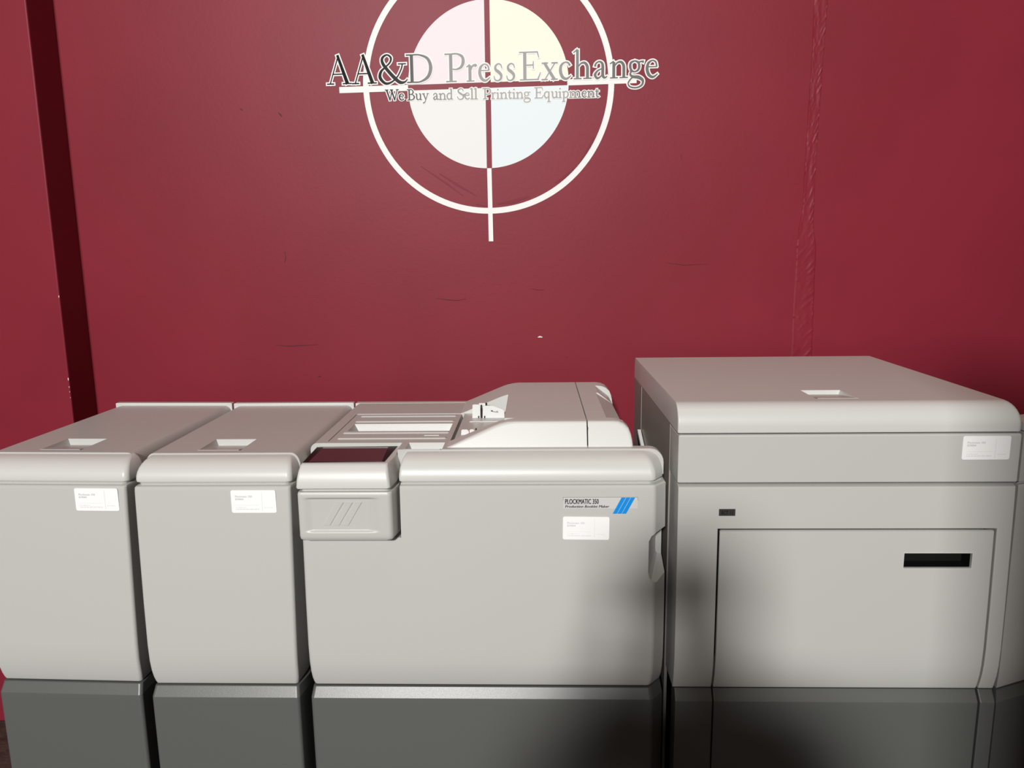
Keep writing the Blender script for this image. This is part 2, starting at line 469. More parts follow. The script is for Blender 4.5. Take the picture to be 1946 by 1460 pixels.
LAY = [0]
def stroke(bm, st, T, y, o=0.0, wk=1.0, wmin=0.0):
    LAY[0] += 1
    y = y - (LAY[0] % 19) * 0.00003
    kind, pts = st
    P = [Vector((p[0], p[1])) for p in pts]
    W = [max(p[2] * wk, wmin) for p in pts]
    if kind == 'c':
        Q, U = [], []
        for i in range(len(P) - 1):
            p0, p1, p2, p3 = P[max(i - 1, 0)], P[i], P[i + 1], P[min(i + 2, len(P) - 1)]
            for k in range(6):
                t = k / 6
                Q.append(0.5 * ((2 * p1) + (p2 - p0) * t + (2 * p0 - 5 * p1 + 4 * p2 - p3) * t * t + (3 * p1 - p0 - 3 * p2 + p3) * t ** 3))
                U.append(W[i] + (W[i + 1] - W[i]) * t)
        Q.append(P[-1]); U.append(W[-1])
        P, W = Q, U
    if o:
        P[0] = P[0] - (P[1] - P[0]).normalized() * o
        P[-1] = P[-1] + (P[-1] - P[-2]).normalized() * o
    L, kk = [], [0]
    for i, p in enumerate(P):
        t = (P[min(i + 1, len(P) - 1)] - P[max(i - 1, 0)])
        t = t.normalized() if t.length > 1e-9 else Vector((1, 0))
        nrm = Vector((-t.y, t.x)) * (W[i] / 2 + o)
        L.append((p + nrm, p - nrm))
    for (a, b), (c, d) in zip(L, L[1:]):
        q = [T(v) for v in (a, b, d, c)]
        kk[0] += 1
        try:
            poly(bm, [(v[0], y - kk[0] * 4e-6, v[1]) for v in q])
        except ValueError:
            pass

def glyphs(items, cap, z_at, y, o, wk=1.0, wmin=0.0, ky=1.0):
    """items: (char, x_left, x_scale); the baseline height comes from z_at(x)"""
    bm = bmesh.new()
    for ch, x, sx in items:
        for st in G[ch]:
            stroke(bm, st, lambda v: (x + v.x * cap * sx, z_at(x) + v.y * cap * ky + v.x * cap * sx * TILT), y, o, wk, wmin)
    return bm
# headline: measured letter positions on the wall, relative to the sign centre
PXW = 1.0 / 640.0
def wx(px): return wall_px(px, 155)[0] - SX
zl, zr = wall_px(620, 161.5)[1] - SZ, wall_px(1252, 147.5)[1] - SZ
xl_, xr_ = wx(620), wx(1252)
base_at = lambda x: zl + (zr - zl) * (x - xl_) / (xr_ - xl_)
CAP = 0.0785
HL = [('A', 622, .97), ('A', 669.5, .97), ('&', 720, 1.0), ('D', 774, .98), ('P', 847, .98), ('r', 887, .97), ('e', 909, .98), ('s', 938, .98),
      ('s', 962, .98), ('E', 987, .98), ('x', 1030, .97), ('c', 1062, 1.0), ('h', 1090, .98), ('a', 1127, .98), ('n', 1159, .97), ('g', 1193, .97), ('e', 1226, 1.0)]
HLx = [(c, wx(p), s) for c, p, s in HL]
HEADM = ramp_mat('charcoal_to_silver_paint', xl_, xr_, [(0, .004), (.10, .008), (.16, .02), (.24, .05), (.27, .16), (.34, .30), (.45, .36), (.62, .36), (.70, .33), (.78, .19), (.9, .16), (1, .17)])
for part in (HLx[:4], HLx[4:]):
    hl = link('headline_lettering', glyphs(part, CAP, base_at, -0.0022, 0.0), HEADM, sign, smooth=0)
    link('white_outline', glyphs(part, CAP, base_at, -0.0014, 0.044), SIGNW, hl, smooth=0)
# tagline
CAP2 = 0.0300
zl2, zr2 = wall_px(730, 191.5)[1] - SZ, wall_px(1140, 185)[1] - SZ
x20, x21 = wx(730), wx(1140)
base2 = lambda x: zl2 + (zr2 - zl2) * (x - x20) / (x21 - x20)
TL = []
for word, a, b_ in (('We', 731, 768), ('Buy', 773, 814), ('and', 822, 861), ('Sell', 868, 908), ('Printing', 917, 1008), ('Equipment', 1015, 1140)):
    X0, X1 = wx(a), wx(b_)
    tot = sum(ADV[c] for c in word) * CAP2
    s = (X1 - X0) / tot
    x = X0
    for c in word:
        TL.append((c, x, s))
        x += ADV[c] * CAP2 * s
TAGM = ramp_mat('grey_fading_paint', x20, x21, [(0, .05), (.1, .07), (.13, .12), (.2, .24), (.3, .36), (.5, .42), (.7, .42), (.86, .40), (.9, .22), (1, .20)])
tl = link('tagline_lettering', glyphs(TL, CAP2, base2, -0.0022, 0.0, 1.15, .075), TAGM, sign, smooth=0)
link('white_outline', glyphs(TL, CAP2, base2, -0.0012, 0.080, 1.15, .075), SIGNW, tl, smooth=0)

# ------------------------------------------------------------------ stickers
def sticker(parent, x0, z1, y, wdt=0.0970, hgt=0.0505, tilt=0.0):
    """white inventory sticker with its text, standing in the xz plane"""
    bm = bmesh.new()
    prism(bm, rrect(0, wdt, -hgt, 0, 0.004), 'y', 0.0, -0.0004)
    s = link('sticker', bm, STICK, parent, smooth=0, label='white inventory sticker with rounded corners')
    s.location = (x0, y, z1)
    s.rotation_euler = (0, tilt, 0)
    yy = -0.0007
    t = merge(text_bm('Plockmatic 350', 0.0060, 0.0088, yy, -0.0160), text_bm('ID9004', 0.0060, 0.0088, yy, -0.0220))
    link('printed_text', t, INKG, s, smooth=0)
    b = bmesh.new()
    poly(b, [(0.0095, yy, -0.0330), (0.060, yy, -0.0330), (0.060, yy, -0.0335), (0.0095, yy, -0.0335)])
    poly(b, [(0.0665, yy, -0.004), (0.0670, yy, -0.004), (0.0670, yy, -0.0465), (0.0665, yy, -0.0465)])
    link('ruled_line', b, INKL, s, smooth=0)
    rr = random.Random(3)
    b = bmesh.new()
    for xs, xe, z, h in ((0.0095, 0.031, -0.0390, 0.0014), (0.0095, 0.060, -0.0430, 0.0016), (0.0715, 0.0885, -0.0395, 0.0012)):
        x = xs
        while x < xe:
            l = rr.uniform(0.0008, 0.0018)
            poly(b, [(x, yy, z), (x + l, yy, z), (x + l, yy, z + h), (x, yy, z + h)])
            x += l + rr.choice((0.0004, 0.0004, 0.0014))
    link('small_print', b, INKL, s, smooth=0)
    return s

# ------------------------------------------------------------------ narrow finisher cabinets
# body profile levels (z, inset): slight belly, tucked in at the waist
BODY = [(0.5405, .0070), (0.546, .0045), (0.558, .0010), (0.575, -.0030), (0.60, -.0065), (0.64, -.0080), (0.74, -.0068), (0.86, -.0040), (0.95, -.0015), (0.994, 0.0),
        (1.0005, .0008), (1.0030, .0035), (1.0036, .0120), (1.0060, .0150)]
BASEL = [(0.03, -.004), (0.30, -.0075), (0.500, -.0085), (0.5138, -.0083), (0.5150, -.0078), (0.5358, .0030), (0.5375, .0070)]
def lv(L, kx=0.55, flare=0.0):
    return [(z, d, d * (kx if d > 0 else .2), d * (kx if d > 0 else .2) - flare * min(1, max(0, (z - .60) / .40)), 0) for z, d in L]
def cap_levels(z0, z1, f, sx, fr, n=8, fi=.010):
    """rounded front: fr = radius in depth, sx = side radius"""
    L = [(z0 - .004, fi + .007, .006, .006, 0), (z0, fi + .004, .0022, .0022, 0), (z0 + .0012, fi + .0012, .0006, .0006, 0)]
    zs = z0 + f
    for k in range(n + 1):
        a = PI / 2 * k / n
        L.append((zs + (z1 - zs) * math.sin(a), fi + fr * (1 - math.cos(a)), sx * (1 - math.cos(a)), sx * (1 - math.cos(a)), 0))
    return L

def latch_cut(x0, x1, y0, y1, ztop, depth=0.030):
    bm = bmesh.new()
    lo = [(x0 + .014, y0 + .001, ztop - depth), (x1 - .002, y0 + .001, ztop - depth), (x1 - .002, y1 - .006, ztop - depth), (x0 + .014, y1 - .006, ztop - depth)]
    hi = [(x0, y0, ztop + .01), (x1, y0, ztop + .01), (x1, y1, ztop + .01), (x0, y1, ztop + .01)]
    loft(bm, [lo, hi])
    return bm

def latch(parent, x0, x1, y0, y1, ztop, mirror=False, m=GREY, drop=.0150):
    """paddle latch in a pocket: flap covering the near half"""
    bm = bmesh.new()
    a, c = (x0 + .0006, x1 - .0055) if not mirror else (x0 + .0055, x1 - .0006)
    ym = y1 - .0035
    pr = [(y0 + .0030, ztop + .0004), (y0 + .0030, ztop - .0030), (ym, ztop - drop - .0025), (ym, ztop - drop)]
    prism(bm, pr, 'x', a, c)
    return link('latch_handle', bm, m, parent, smooth=30)

def finisher(name, W, loc, rz, label, fL, fR, lx):
    t = empty(name, loc, rz, label, 'cabinet')
    D = 0.595
    bm = bmesh.new(); shell(bm, lv(BODY, flare=.009), 0, W, 0, D, rr=.008, rl=.006, fl=(fL, .075), fr=(max(fR - .009, 0), .055))
    link('front_panel', bm, GREY, t)
    bm = bmesh.new(); shell(bm, lv(BASEL), 0, W, 0, D, rr=.008, rl=.006, fl=(fL, .075), fr=(max(fR - .004, 0), .055))
    link('base_panel', bm, BASE, t, label='dark grey lower panel with a bevelled upper edge')
    bm = bmesh.new(); box(bm, .012, W - .012, .03, D - .02, 0.0, 1.01)
    link('chassis', bm, INNER, t)
    bm = bmesh.new()
    L = cap_levels(1.0095, 1.0572, .006, .020, .058)
    shell(bm, L, 0, W + .009, 0, .0755, rr=.012, rl=.007, fl=(min(fL, .008), .062), fr=(max(fR - .010, .002), .062), rb=.001)
    cap = link('front_cap', bm, PALE, t, label='rounded pale grey front edge of the top cover')
    # top cover with rounded side edges, standing a hair proud of the front cap
    bm = bmesh.new()
    Z = 1.0600
    prof = []
    xl, xr = -fL, W + fR
    r = .020
    prof.append((xl, 1.0095))
    for k in range(7):
        a = PI / 2 * k / 6
        prof.append((xl + r - r * math.cos(a), Z - .030 + .030 * math.sin(a)))
    for k in range(7):
        a = PI / 2 * k / 6
        prof.append((xr - r + r * math.sin(a), Z - .030 + .030 * math.cos(a)))
    prof.append((xr, 1.0095))
    def sc(p, i):   # tiny edge bevel at the front
        cx = (xl + xr) / 2
        return (cx + (p[0] - cx) * (1 - i / (W / 2)), p[1] - (i if p[1] > 1.02 else -i))
    loft(bm, [[(*[sc(p, i)[0]], y, sc(p, i)[1]) for p in prof] for y, i in ((.0655, .0012), (.0668, 0), (D, 0), (D + .001, .001))])
    lid = link('top_cover', bm, GREY, t)
    px0, px1, py0, py1 = lx, lx + .1005, .088, .192
    cut(lid, [latch_cut(px0, px1, py0, py1, Z)])
    latch(lid, px0, px1, py0, py1, Z)
    bm = bmesh.new()
    prism(bm, [(x, z) for x, z in rrect(xl, xr, Z - .02, Z + .0075, .003)], 'y', D - .012, D + .004)
    link('rear_lip', bm, PALE, t, label='raised pale strip along the rear of the cover')
    return t

c1 = finisher('finisher_cabinet', 0.3295, (-1.2225, 1.5812, 0), -0.030, 'narrow pale grey finisher cabinet with dark base at the far left of the row', .015, .0015, .0915)
sticker(c1, 0.2250, 0.9985, -0.0018, tilt=0.0)
c2 = finisher('finisher_cabinet', 0.3300, (-0.8630, 1.565, 0), 0.0, 'narrow pale grey finisher cabinet with dark base, beside the booklet maker', .0030, .0143, .1035)
sticker(c2, 0.2110, 0.9960, -0.0018)

# ------------------------------------------------------------------ booklet maker
X0, X1, YF = -0.5030, 0.2520, 1.565
bmk = empty('booklet_maker', (0, YF, 0), 0, 'wide grey booklet maker with a black touch screen, blue-striped name plate and humped feeder', 'machine')
D3 = 0.597
CH = dict(fl=(.002, .075), fr=(.027, .031))
bm = bmesh.new(); shell(bm, lv(BODY), X0, X1, 0, .095, rl=.008, rr=.012, **CH)
body = link('front_panel', bm, GREY, bmk)
# grip recess at the right edge and clearance for the control console
bm = bmesh.new()
hp = [(.2425, .800), (.2400, .812), (.2405, .880), (.2460, .892), (.2560, .8985), (.300, .912), (.300, .788), (.2600, .7865), (.2480, .7905)]
hq = [(.2680, .826), (.2670, .834), (.2670, .876), (.2690, .886), (.2720, .892), (.300, .905), (.300, .822), (.2760, .822), (.2710, .823)]
loft(bm, [[(x, -.03, z) for x, z in hp], [(x, .0015, z) for x, z in hp], [(x, .075, z) for x, z in hq]])
cut(body, [bm])
bm = bmesh.new(); box(bm, X0 - .04, -.2885, -.03, .06, .8895, 1.03)
cut(body, [bm])
bm = bmesh.new(); shell(bm, lv(BASEL), X0, X1, 0, .095, rl=.008, rr=.012, **CH)
link('base_panel', bm, BASE, bmk, label='dark grey lower panel with a bevelled upper edge')
bm = bmesh.new(); box(bm, X0 + .004, .2150, .050, D3 - .01, 0, 1.02)
link('chassis', bm, INNER, bmk)
bm = bmesh.new()
L = [(z, f, il, ir, b) for (z, f, il, ir, b) in cap_levels(1.0095, 1.0635, .006, .028, .058)]
L = [(z, f, il * .55, ir, b) for (z, f, il, ir, b) in L]
shell(bm, L, -.2920, X1, 0, .0745, rl=.006, rr=.014, fl=(.000, .060), fr=(.022, .034), rb=.001)
link('front_cap', bm, PALE, bmk, label='rounded pale grey front edge of the top cover')
# top deck
ZD = 1.0665
bm = bmesh.new()
def deck_profile(i=0.0, xr=.2790):
    xl, r = -.5120, .016
    p = [(xl, 1.0095)]
    for k in range(7):
        a = PI / 2 * k / 6
        p.append((xl + r - r * math.cos(a), ZD - r + r * math.sin(a)))
    for k in range(7):
        a = PI / 2 * k / 6
        p.append((xr - 1.8 * r + 1.8 * r * math.sin(a), ZD - 1.8 * r + 1.8 * r * math.cos(a)))
    p.append((xr, 1.0095))
    return [(x, z - (i if z > 1.02 else 0)) for x, z in p]
loft(bm, [[(x, y, z) for x, z in deck_profile(i, q)] for y, i, q in ((.0630, .0016, .279), (.0648, 0, .279), (.088, 0, .279), (.0885, 0, .2200), (D3, 0, .2200), (D3 + .001, .001, .2200))])
deck = link('top_cover', bm, GREY, bmk)
cuts = []
b = bmesh.new(); box(b, -.53, -.3015, .03, .1245, 1.03, 1.08); cuts.append(b)          # console corner
TX0, TX1, TY0, TY1 = -.4760, -.1860, .138, .4355
b = bmesh.new(); prism(b, [(x, y) for x, y in rrect(TX0, TX1, TY0, TY1, .006)], 'z', ZD - .0045, 1.09); cuts.append(b)
b = bmesh.new(); box(b, TX1 - .0080, TX1, TY0 + .004, TY1 - .004, ZD - .025, 1.09); cuts.append(b)
b = bmesh.new(); box(b, -.2035 - .0, -.005, .12, .445, ZD - .0035, 1.09)
b.free()
cuts.append(latch_cut(-.2900, -.2035, .064, .1265, ZD, .026))
zt = ZD - .0015
def pocket(e=0.0):
    b = bmesh.new()
    loft(b, [[(-.440, .262, zt - .024 - e), (-.217, .262, zt - .024 - e), (-.217, .3150, zt - .024 - e), (-.440, .3150, zt - .024 - e)],
             [(-.4560, .244, zt + .001), (-.2070, .244, zt + .001), (-.2070, .3215, zt + .001), (-.4560, .3215, zt + .001)]])
    return b
cuts.append(pocket(.003))
cut(deck, cuts)
latch(deck, -.2900, -.2035, .064, .1265, ZD)
# ribbed output tray panel with a finger pocket
bm = bmesh.new(); prism(bm, [(x, y) for x, y in rrect(TX0 + .0010, TX1 - .0085, TY0 + .001, TY1 - .001, .006)], 'z', ZD - .0044, ZD - .0015)
tray = link('tray_panel', bm, GREY, bmk)
cut(tray, [pocket(.003)])
bm = bmesh.new()
for x0, x1, y in ((-.4600, -.2050, .407), (-.4600, -.2050, .3455), (-.4620, -.2040, .2240), (-.4620, -.2050, .1690)):
    loops = []
    for xx, s in ((x0, .15), (x0 + .004, 1), (x1 - .004, 1), (x1, .15)):
        loops.append([(xx, y + dy * s, zt + dz * s - .0004) for dy, dz in ((-.0048, 0), (-.0035, .0022), (0, .0032), (.0075, .0032), (.012, 0))])
    loft(bm, loops)
link('rib', bm, GREY, tray, smooth=30)
bm = bmesh.new(); box(bm, -.262, -.226, .196, .204, zt - .001, zt + .0012, bev=.0006)
link('paper_mark', bm, PALE, tray)
# rear lip
bm = bmesh.new(); prism(bm, rrect(-.5120, .2200, ZD - .03, ZD + .0005, .002), 'y', D3 - .020, D3 + .002)
link('rear_lip', bm, PALE, bmk, label='raised pale strip along the rear of the cover')

# feeder hump: two cheeks with a bridge between them
FT = 1.1200
def cheek(y_base, y_top, y_back, rnd=.003, xs=None):
    zb = ZD - .004
    prof = [(-.203, zb), (-.197, zb + .0040), (-.180, 1.0730), (-.135, 1.0920), (-.092, 1.1098), (-.078, 1.1147), (-.062, 1.1183), (-.046, FT),
            (.05, FT), (.1135, FT), (.1175, FT), (.170, FT), (.185, FT - .0015), (.197, FT - .0065), (.2065, FT - .0155), (.2115, FT - .028), (.2140, FT - .040), (.2155, zb)]
    bm = bmesh.new()
    def lp(y, i, s=1.0):
        out = []
        for x, z in prof:
            z = z - i * min(1, (z - zb) / .02)
            cx = x + (i if x < 0 else -i)
            out.append((cx, y((z - zb) / (FT - zb)), z))
        return out
    f = lambda t: y_base + (y_top - y_base) * t
    loft(bm, [lp(f, rnd), lp(lambda t: f(t) + rnd * .3, rnd * .3), lp(lambda t: f(t) + rnd, 0), lp(lambda t: y_back, 0)])
    return bm
Yf = 1.565
b1 = cheek(1.643 - Yf, 1.668 - Yf, 1.700 - Yf, .005)
b2 = cheek(2.000 - Yf, 2.000 - Yf, 2.163 - Yf, .0005)
hump = link('feeder_cover', b1, PALE, bmk, smooth=20, label='pale humped feeder cover, sloping down to the left')
rear = link('feeder_cheek', b2, PALE, hump, smooth=20)
SHARP[0] = 20
# exit-side scoop in the rear cheek and joint slot across everything
scoop = bmesh.new(); prism(scoop, [(.1605, 1.125), (.2030, 1.0915), (.2060, 1.02), (.26, 1.02), (.26, 1.14)], 'y', 1.93 - Yf, 2.107 - Yf)
slot = bmesh.new(); box(slot, .1140, .1165, -.02, .62, 1.060, 1.15)
cut(rear, [scoop, slot])
slot = bmesh.new(); box(slot, .1140, .1168, -.02, .62, 1.060, 1.15)
cut(hump, [slot])
bm = bmesh.new()
prism(bm, [(-.0700, FT - .0030), (-.0680, FT), (.1605, FT), (.2030, 1.0915), (.2045, 1.066), (.150, 1.066), (.150, 1.100), (-.040, 1.100), (-.066, 1.114)], 'y', 1.700 - Yf, 2.0005 - Yf)
br = link('feeder_bridge', bm, PALE, hump, smooth=20)
slot = bmesh.new(); box(slot, .1140, .1165, -.02, .62, 1.060, 1.15)
cut(br, [slot])
bm = bmesh.new(); box(bm, .1142, .1166, .092, .590, 1.062, 1.108)
link('joint_liner', bm, BLACK, hump, smooth=0)
SHARP[0] = 32
# paper table and side guides inside the feeder mouth
bm = bmesh.new()
prism(bm, [(-.180, ZD - .001), (-.150, ZD + .0005), (-.02, ZD - .004), (-.02, ZD - .02), (-.180, ZD - .02)], 'y', .137, .434)
table = link('paper_table', bm, GREY, bmk, smooth=0)
bm = bmesh.new(); box(bm, -.165, -.05, .330, .3345, ZD, ZD + .0022)
link('table_step', bm, PALE, table, smooth=0)
def guide(x0, x1, y, z1, zr, name):
    bm = bmesh.new()
    pts = [(x0, ZD), (x0 + .001, z1 - .002), (x0 + .003, z1), ((x0 + x1) / 2, z1), (x1 - .004, zr), (x1, zr - .004), (x1, ZD - .003)]
    prism(bm, pts, 'y', y, y + .003)
    return link(name, bm, WHITEP, bmk, smooth=0)
g = guide(-.1620, -.1410, .378, 1.1020, 1.1020, 'paper_guide')
gg = guide(-.1355, -.0790, .378, 1.0985, 1.0890, 'paper_guide')
bm = bmesh.new(); box(bm, -.1400, -.1365, .376, .384, ZD - .002, 1.1005)
link('slot', bm, BLACK, gg, smooth=0)
bm = bmesh.new(); box(bm, -.1445, -.1280, .382, .391, 1.098, 1.1045)
link('clip', bm, WHITEP, gg, smooth=0)
bm = bmesh.new(); box(bm, -.1285, -.1240, .385, .395, 1.088, 1.103)
link('clip', bm, BLACK, gg, smooth=0)
for x in (-.1455, -.1300):
    bm = bmesh.new(); box(bm, x - .0014, x + .0014, .3755, .379, ZD, ZD + .0055)
    link('foot', bm, BLACK, gg, smooth=0)
bm = bmesh.new()
for q in ([(-.1135, 1.0865), (-.1085, 1.0865), (-.1085, 1.0850), (-.1135, 1.0835)], [(-.1120, 1.0845), (-.0945, 1.0815), (-.0945, 1.0803), (-.1120, 1.0832)],
          [(-.1000, 1.0850), (-.0950, 1.0843), (-.0950, 1.0833), (-.1000, 1.0840)]):
    poly(bm, [(x, .3775, z) for x, z in q])
link('guide_mark', bm, INKB, gg, smooth=0)
g2 = guide(-.1745, -.1560, .197, 1.0790, 1.0790, 'paper_guide')
g3 = guide(-.1550, -.1415, .197, 1.0795, 1.0795, 'paper_guide')
bm = bmesh.new(); box(bm, -.1405, -.1380, .197, .208, ZD, 1.0800)
link('clip', bm, BLACK, g3, smooth=0)

# control console
con = bmesh.new()
CX0, CX1 = -.4985, -.3020
cf = 1.5255 - Yf
def con_loop(z, f, s, s2=None, back=.1230):
    return outline(z, CX0 + s, CX1 - (s if s2 is None else s2), cf + f, back, rl=.005, rr=.007, fl=(.0, .05), fr=(.006, .05), rb=.001)
loft(con, [con_loop(1.0085, .006, .005), con_loop(1.0100, .001, .001), con_loop(1.0125, 0, 0), con_loop(1.030, .0015, .0015), con_loop(1.045, .0075, .004), con_loop(1.0545, .0150, .0065),
           con_loop(1.0580, .0205, .0075), con_loop(1.0592, .0250, .0090)])
console = link('control_console', con, PALE, bmk, label='console with touch screen, projecting at the left front')
bm = bmesh.new()
scr = [(-.4890, 1.5530), (-.3165, 1.5575), (-.3115, 1.6850), (-.4940, 1.6790)]
prism(bm, [(x, y - Yf) for x, y in scr], 'z', 1.0560, 1.0598)
bez = link('screen_bezel', bm, BEZEL, console, smooth=0)
bm = bmesh.new()
scr2 = [(-.4775, 1.5575), (-.3225, 1.5600), (-.3310, 1.6760), (-.4780, 1.6740)]
prism(bm, [(x, y - Yf) for x, y in scr2], 'z', 1.0590, 1.0603)
link('touch_screen', bm, GLASS, console, smooth=0, label='glossy dark display glass')
# lower console box with a shallow dished front
bm = bmesh.new()
def cl(z, f, s):
    return outline(z, CX0 + .0015 + s, CX1 + .002 - s, cf + f, .055, rl=.006, rr=.010, fl=(.0, .05), fr=(.008, .05), rb=.001, n=5)
def sst(a, b, v):
    t = min(1, max(0, (v - a) / (b - a)))
    return t * t * (3 - 2 * t)
def dish(x, z):
    sx = sst(CX0 + .010, CX0 + .034, x) * (1 - sst(CX1 - .050, CX1 - .020, x))
    sz = sst(.9135, .9200, z) * (1 - sst(.9865, .9915, z))
    return .0044 * sx * sz
L = [(.8935, .012, .010), (.8960, .0045, .004), (.9000, .0012, .001), (.906, 0, 0), (.912, 0, 0)]
L += [(.9135 + .001 * k, 0, 0) for k in range(8)] + [(.94, 0, 0), (.96, 0, 0)] + [(.9855 + .001 * k, 0, 0) for k in range(8)]
L += [(.9950, 0, 0), (.9995, .0003, .0002), (1.0025, .0022, .0012), (1.0030, .0090, .006), (1.0065, .0115, .008)]
loops = []
for l in L:
    o_ = cl(*l)
    i = 2 + 5          # last point of the left front corner
    a_, b_ = o_[i], o_[i + 1]
    mid = []
    for k in range(1, 60):
        x = a_[0] + (b_[0] - a_[0]) * k / 60
        mid.append((x, a_[1] + dish(x, l[0]), a_[2]))
    loops.append(o_[:i + 1] + mid + o_[i + 1:])
loft(bm, loops)
lowc = link('console_front', bm, GREY, console)
for k in range(3):
    bx, tx = -.4478 + k * .0195, -.4150 + k * .0192
    bm = bmesh.new()
    pts = [(bx, .9290), (bx + .0150, .9290), (tx + .0150, .9800), (tx, .9800)]
    cx, cz = sum(p[0] for p in pts) / 4, sum(p[1] for p in pts) / 4
    ins = [(cx + (x - cx) * .90, cz + (z - cz) * .975) for x, z in pts]
    yb = cf + .0044
    loft(bm, [[(x, yb + .002, z) for x, z in pts], [(x, yb - .0006, z) for x, z in pts], [(x, yb - .0016, z) for x, z in ins]])
    link('embossed_stripe', bm, GREY, console, smooth=0)

# name plate
bm = bmesh.new(); prism(bm, rrect(.0590, .2155, .9415, .9775, .001), 'y', .001, -.0014)
b = bmesh.new(); prism(b, rrect(.0580, .2165, .9405, .9785, .001), 'y', .001, -.0008)
npf = link('plate_frame', b, SIDEM, bmk, smooth=0)
npl = link('name_plate', bm, PLATE, bmk, smooth=0, label='silver plate with black lettering and three blue slanted stripes')
for k in range(3):
    bm = bmesh.new()
    x = .1630 + k * .0098
    poly(bm, [(x, -.0018, .9417), (x + .0090, -.0018, .9417), (x + .0275, -.0018, .9775), (x + .0185, -.0018, .9775)])
    link('blue_stripe', bm, BLUE, npl, smooth=0)
def bold(s, y, shear, off):
    return merge(*[text_bm(s, 1.0, dx, y - .00004 * i, dz, 1, shear) for i, (dx, dz) in enumerate(((-off, -off / 3), (-off / 2, off / 3), (0, -off / 3), (off / 2, off / 3), (off, -off / 3), (off, off / 3), (-off, off / 3)))])
def fit(s, x0, x1, z, h, shear=0, off=0):
    b = bold(s, -.0018, shear, off)
    xs = [v.co.x for v in b.verts]; zs = [v.co.z for v in b.verts]
    kx, kz = (x1 - x0) / (max(xs) - min(xs)), h
    for v in b.verts:
        v.co.x = x0 + (v.co.x - min(xs)) * kx
        v.co.z = z + v.co.z * kz
    return b
link('plate_lettering', fit('PLOCKMATIC 350', .0625, .1335, .9640, .0150, 0, .028), INKB, npl, smooth=0)
link('plate_lettering', fit('Production Booklet Maker', .0625, .1560, .9555, .0078, .25, .022), INKB, npl, smooth=0)
sticker(bmk, .0580, .9366, -.0040, wdt=.0985, hgt=.0510, tilt=0.012)

# hardware in the gap beside the tall cabinet
for i, (y, z) in enumerate(((.06, .985), (.075, .935))):
    bm = bmesh.new(); box(bm, .2700, .2850, y, y + .012, z, z + .006, bev=.001)
    link('docking_bracket', bm, STEEL if i == 0 else INNER, bmk, smooth=0)

# ------------------------------------------------------------------ tall cabinet
Y4 = 1.5600
tall = empty('tall_cabinet', (0, Y4, 0), 0, 'tall wide grey cabinet with black handle slot, right of the booklet maker', 'cabinet')
LX, RX, D4 = .2975, .9960, .700
GREY4 = GREY
# lid
bm = bmesh.new()
Z4 = 1.1755
L = [(1.1150, .010, .004, .005, 0), (1.1165, .0015, .001, .001, 0), (1.1180, .0003, 0, 0, 0), (1.1300, 0, 0, 0, 0)]
for k in range(1, 10):
    a = PI / 2 * k / 9
    L.append((1.1300 + (Z4 - 1.1300) * math.sin(a), .043 * (1 - math.cos(a)), .0015 * (1 - math.cos(a)), .020 * (1 - math.cos(a)), .003 * (1 - math.cos(a))))
shell(bm, L, LX - .002, RX, 0, D4, rl=.004, rr=.010, fl=(0, .03), fr=(0, .03))
lid = link('lid', bm, PALE, tall)
def latch_cut4(x0, x1, y0, y1, zt_):
    bm = bmesh.new()
    loft(bm, [[(x0 + .002, y0 + .001, zt_ - .03), (x1 - .014, y0 + .001, zt_ - .03), (x1 - .014, y1 - .006, zt_ - .03), (x0 + .002, y1 - .006, zt_ - .03)],
              [(x0, y0, zt_ + .01), (x1, y0, zt_ + .01), (x1, y1, zt_ + .01), (x0, y1, zt_ + .01)]])
    return bm
cut(lid, [latch_cut4(.5975, .6895, .0655, .1640, Z4)])
latch(lid, .5975, .6895, .0655, .1640, Z4, mirror=True, drop=.0095)
# drawer front
bm = bmesh.new()
shell(bm, [(1.0080, .010, .006, .006, 0), (1.0098, .0015, .001, .001, 0), (1.0115, 0, 0, 0, 0), (1.1085, 0, 0, 0, 0), (1.1110, .0008, .0005, .0005, 0), (1.1128, .0030, .002, .002, 0), (1.1135, .012, .006, .006, 0)],
      LX, RX, 0, .10, rl=.003, rr=.003, fl=(0, .03), fr=(0, .03))
dr = link('drawer_front', bm, GREY4, tall)
sticker(dr, .8775, 1.1085, -.0003, wdt=.0965, hgt=.0500, tilt=0.0)
# frame: two stiles and a rail, with the door between
DZ = .9060
def slab(bm, x0, x1, levels, z0=None, z1=None, yb=.10, r=.0025):
    lo = levels[0][0] if z0 is None else z0
    hi = levels[-1][0] if z1 is None else z1
    def d_at(z):
        for a, b in zip(levels, levels[1:]):
            if z <= b[0]: return a[1] + (b[1] - a[1]) * max(0, (z - a[0])) / (b[0] - a[0])
        return levels[-1][1]
    zs = [(lo, 1)] + [(z, 0) for z, d in levels if lo + .004 < z < hi - .004] + [(hi, 1)]
    out = []
    for z, e in zs:
        if e and z0 is not None and z == lo and abs(z0 - DZ - .0045) < 1e-4: out += [(z, d_at(z), 0)]
        elif e and z1 is not None and z == hi and abs(z1 - DZ - .0046) < 1e-4: out += [(z, d_at(z), 0)]
        elif e and z0 is not None and z == lo: out += [(z, d_at(z) + .004, .002), (z + .0018, d_at(z + .002), 0)]
        elif e and z1 is not None and z == hi: out += [(z - .0018, d_at(z - .002), 0), (z, d_at(z) + .004, .002)]
        else: out.append((z, d_at(z), 0))
    loft(bm, [outline(z, x0 + s, x1 - s, d, yb, rl=r, rr=r, fl=(0, .02), fr=(0, .02), n=4, rb=.001) for z, d, s in out])
DX0, DX1, DZ = .3885, .9585, .9060
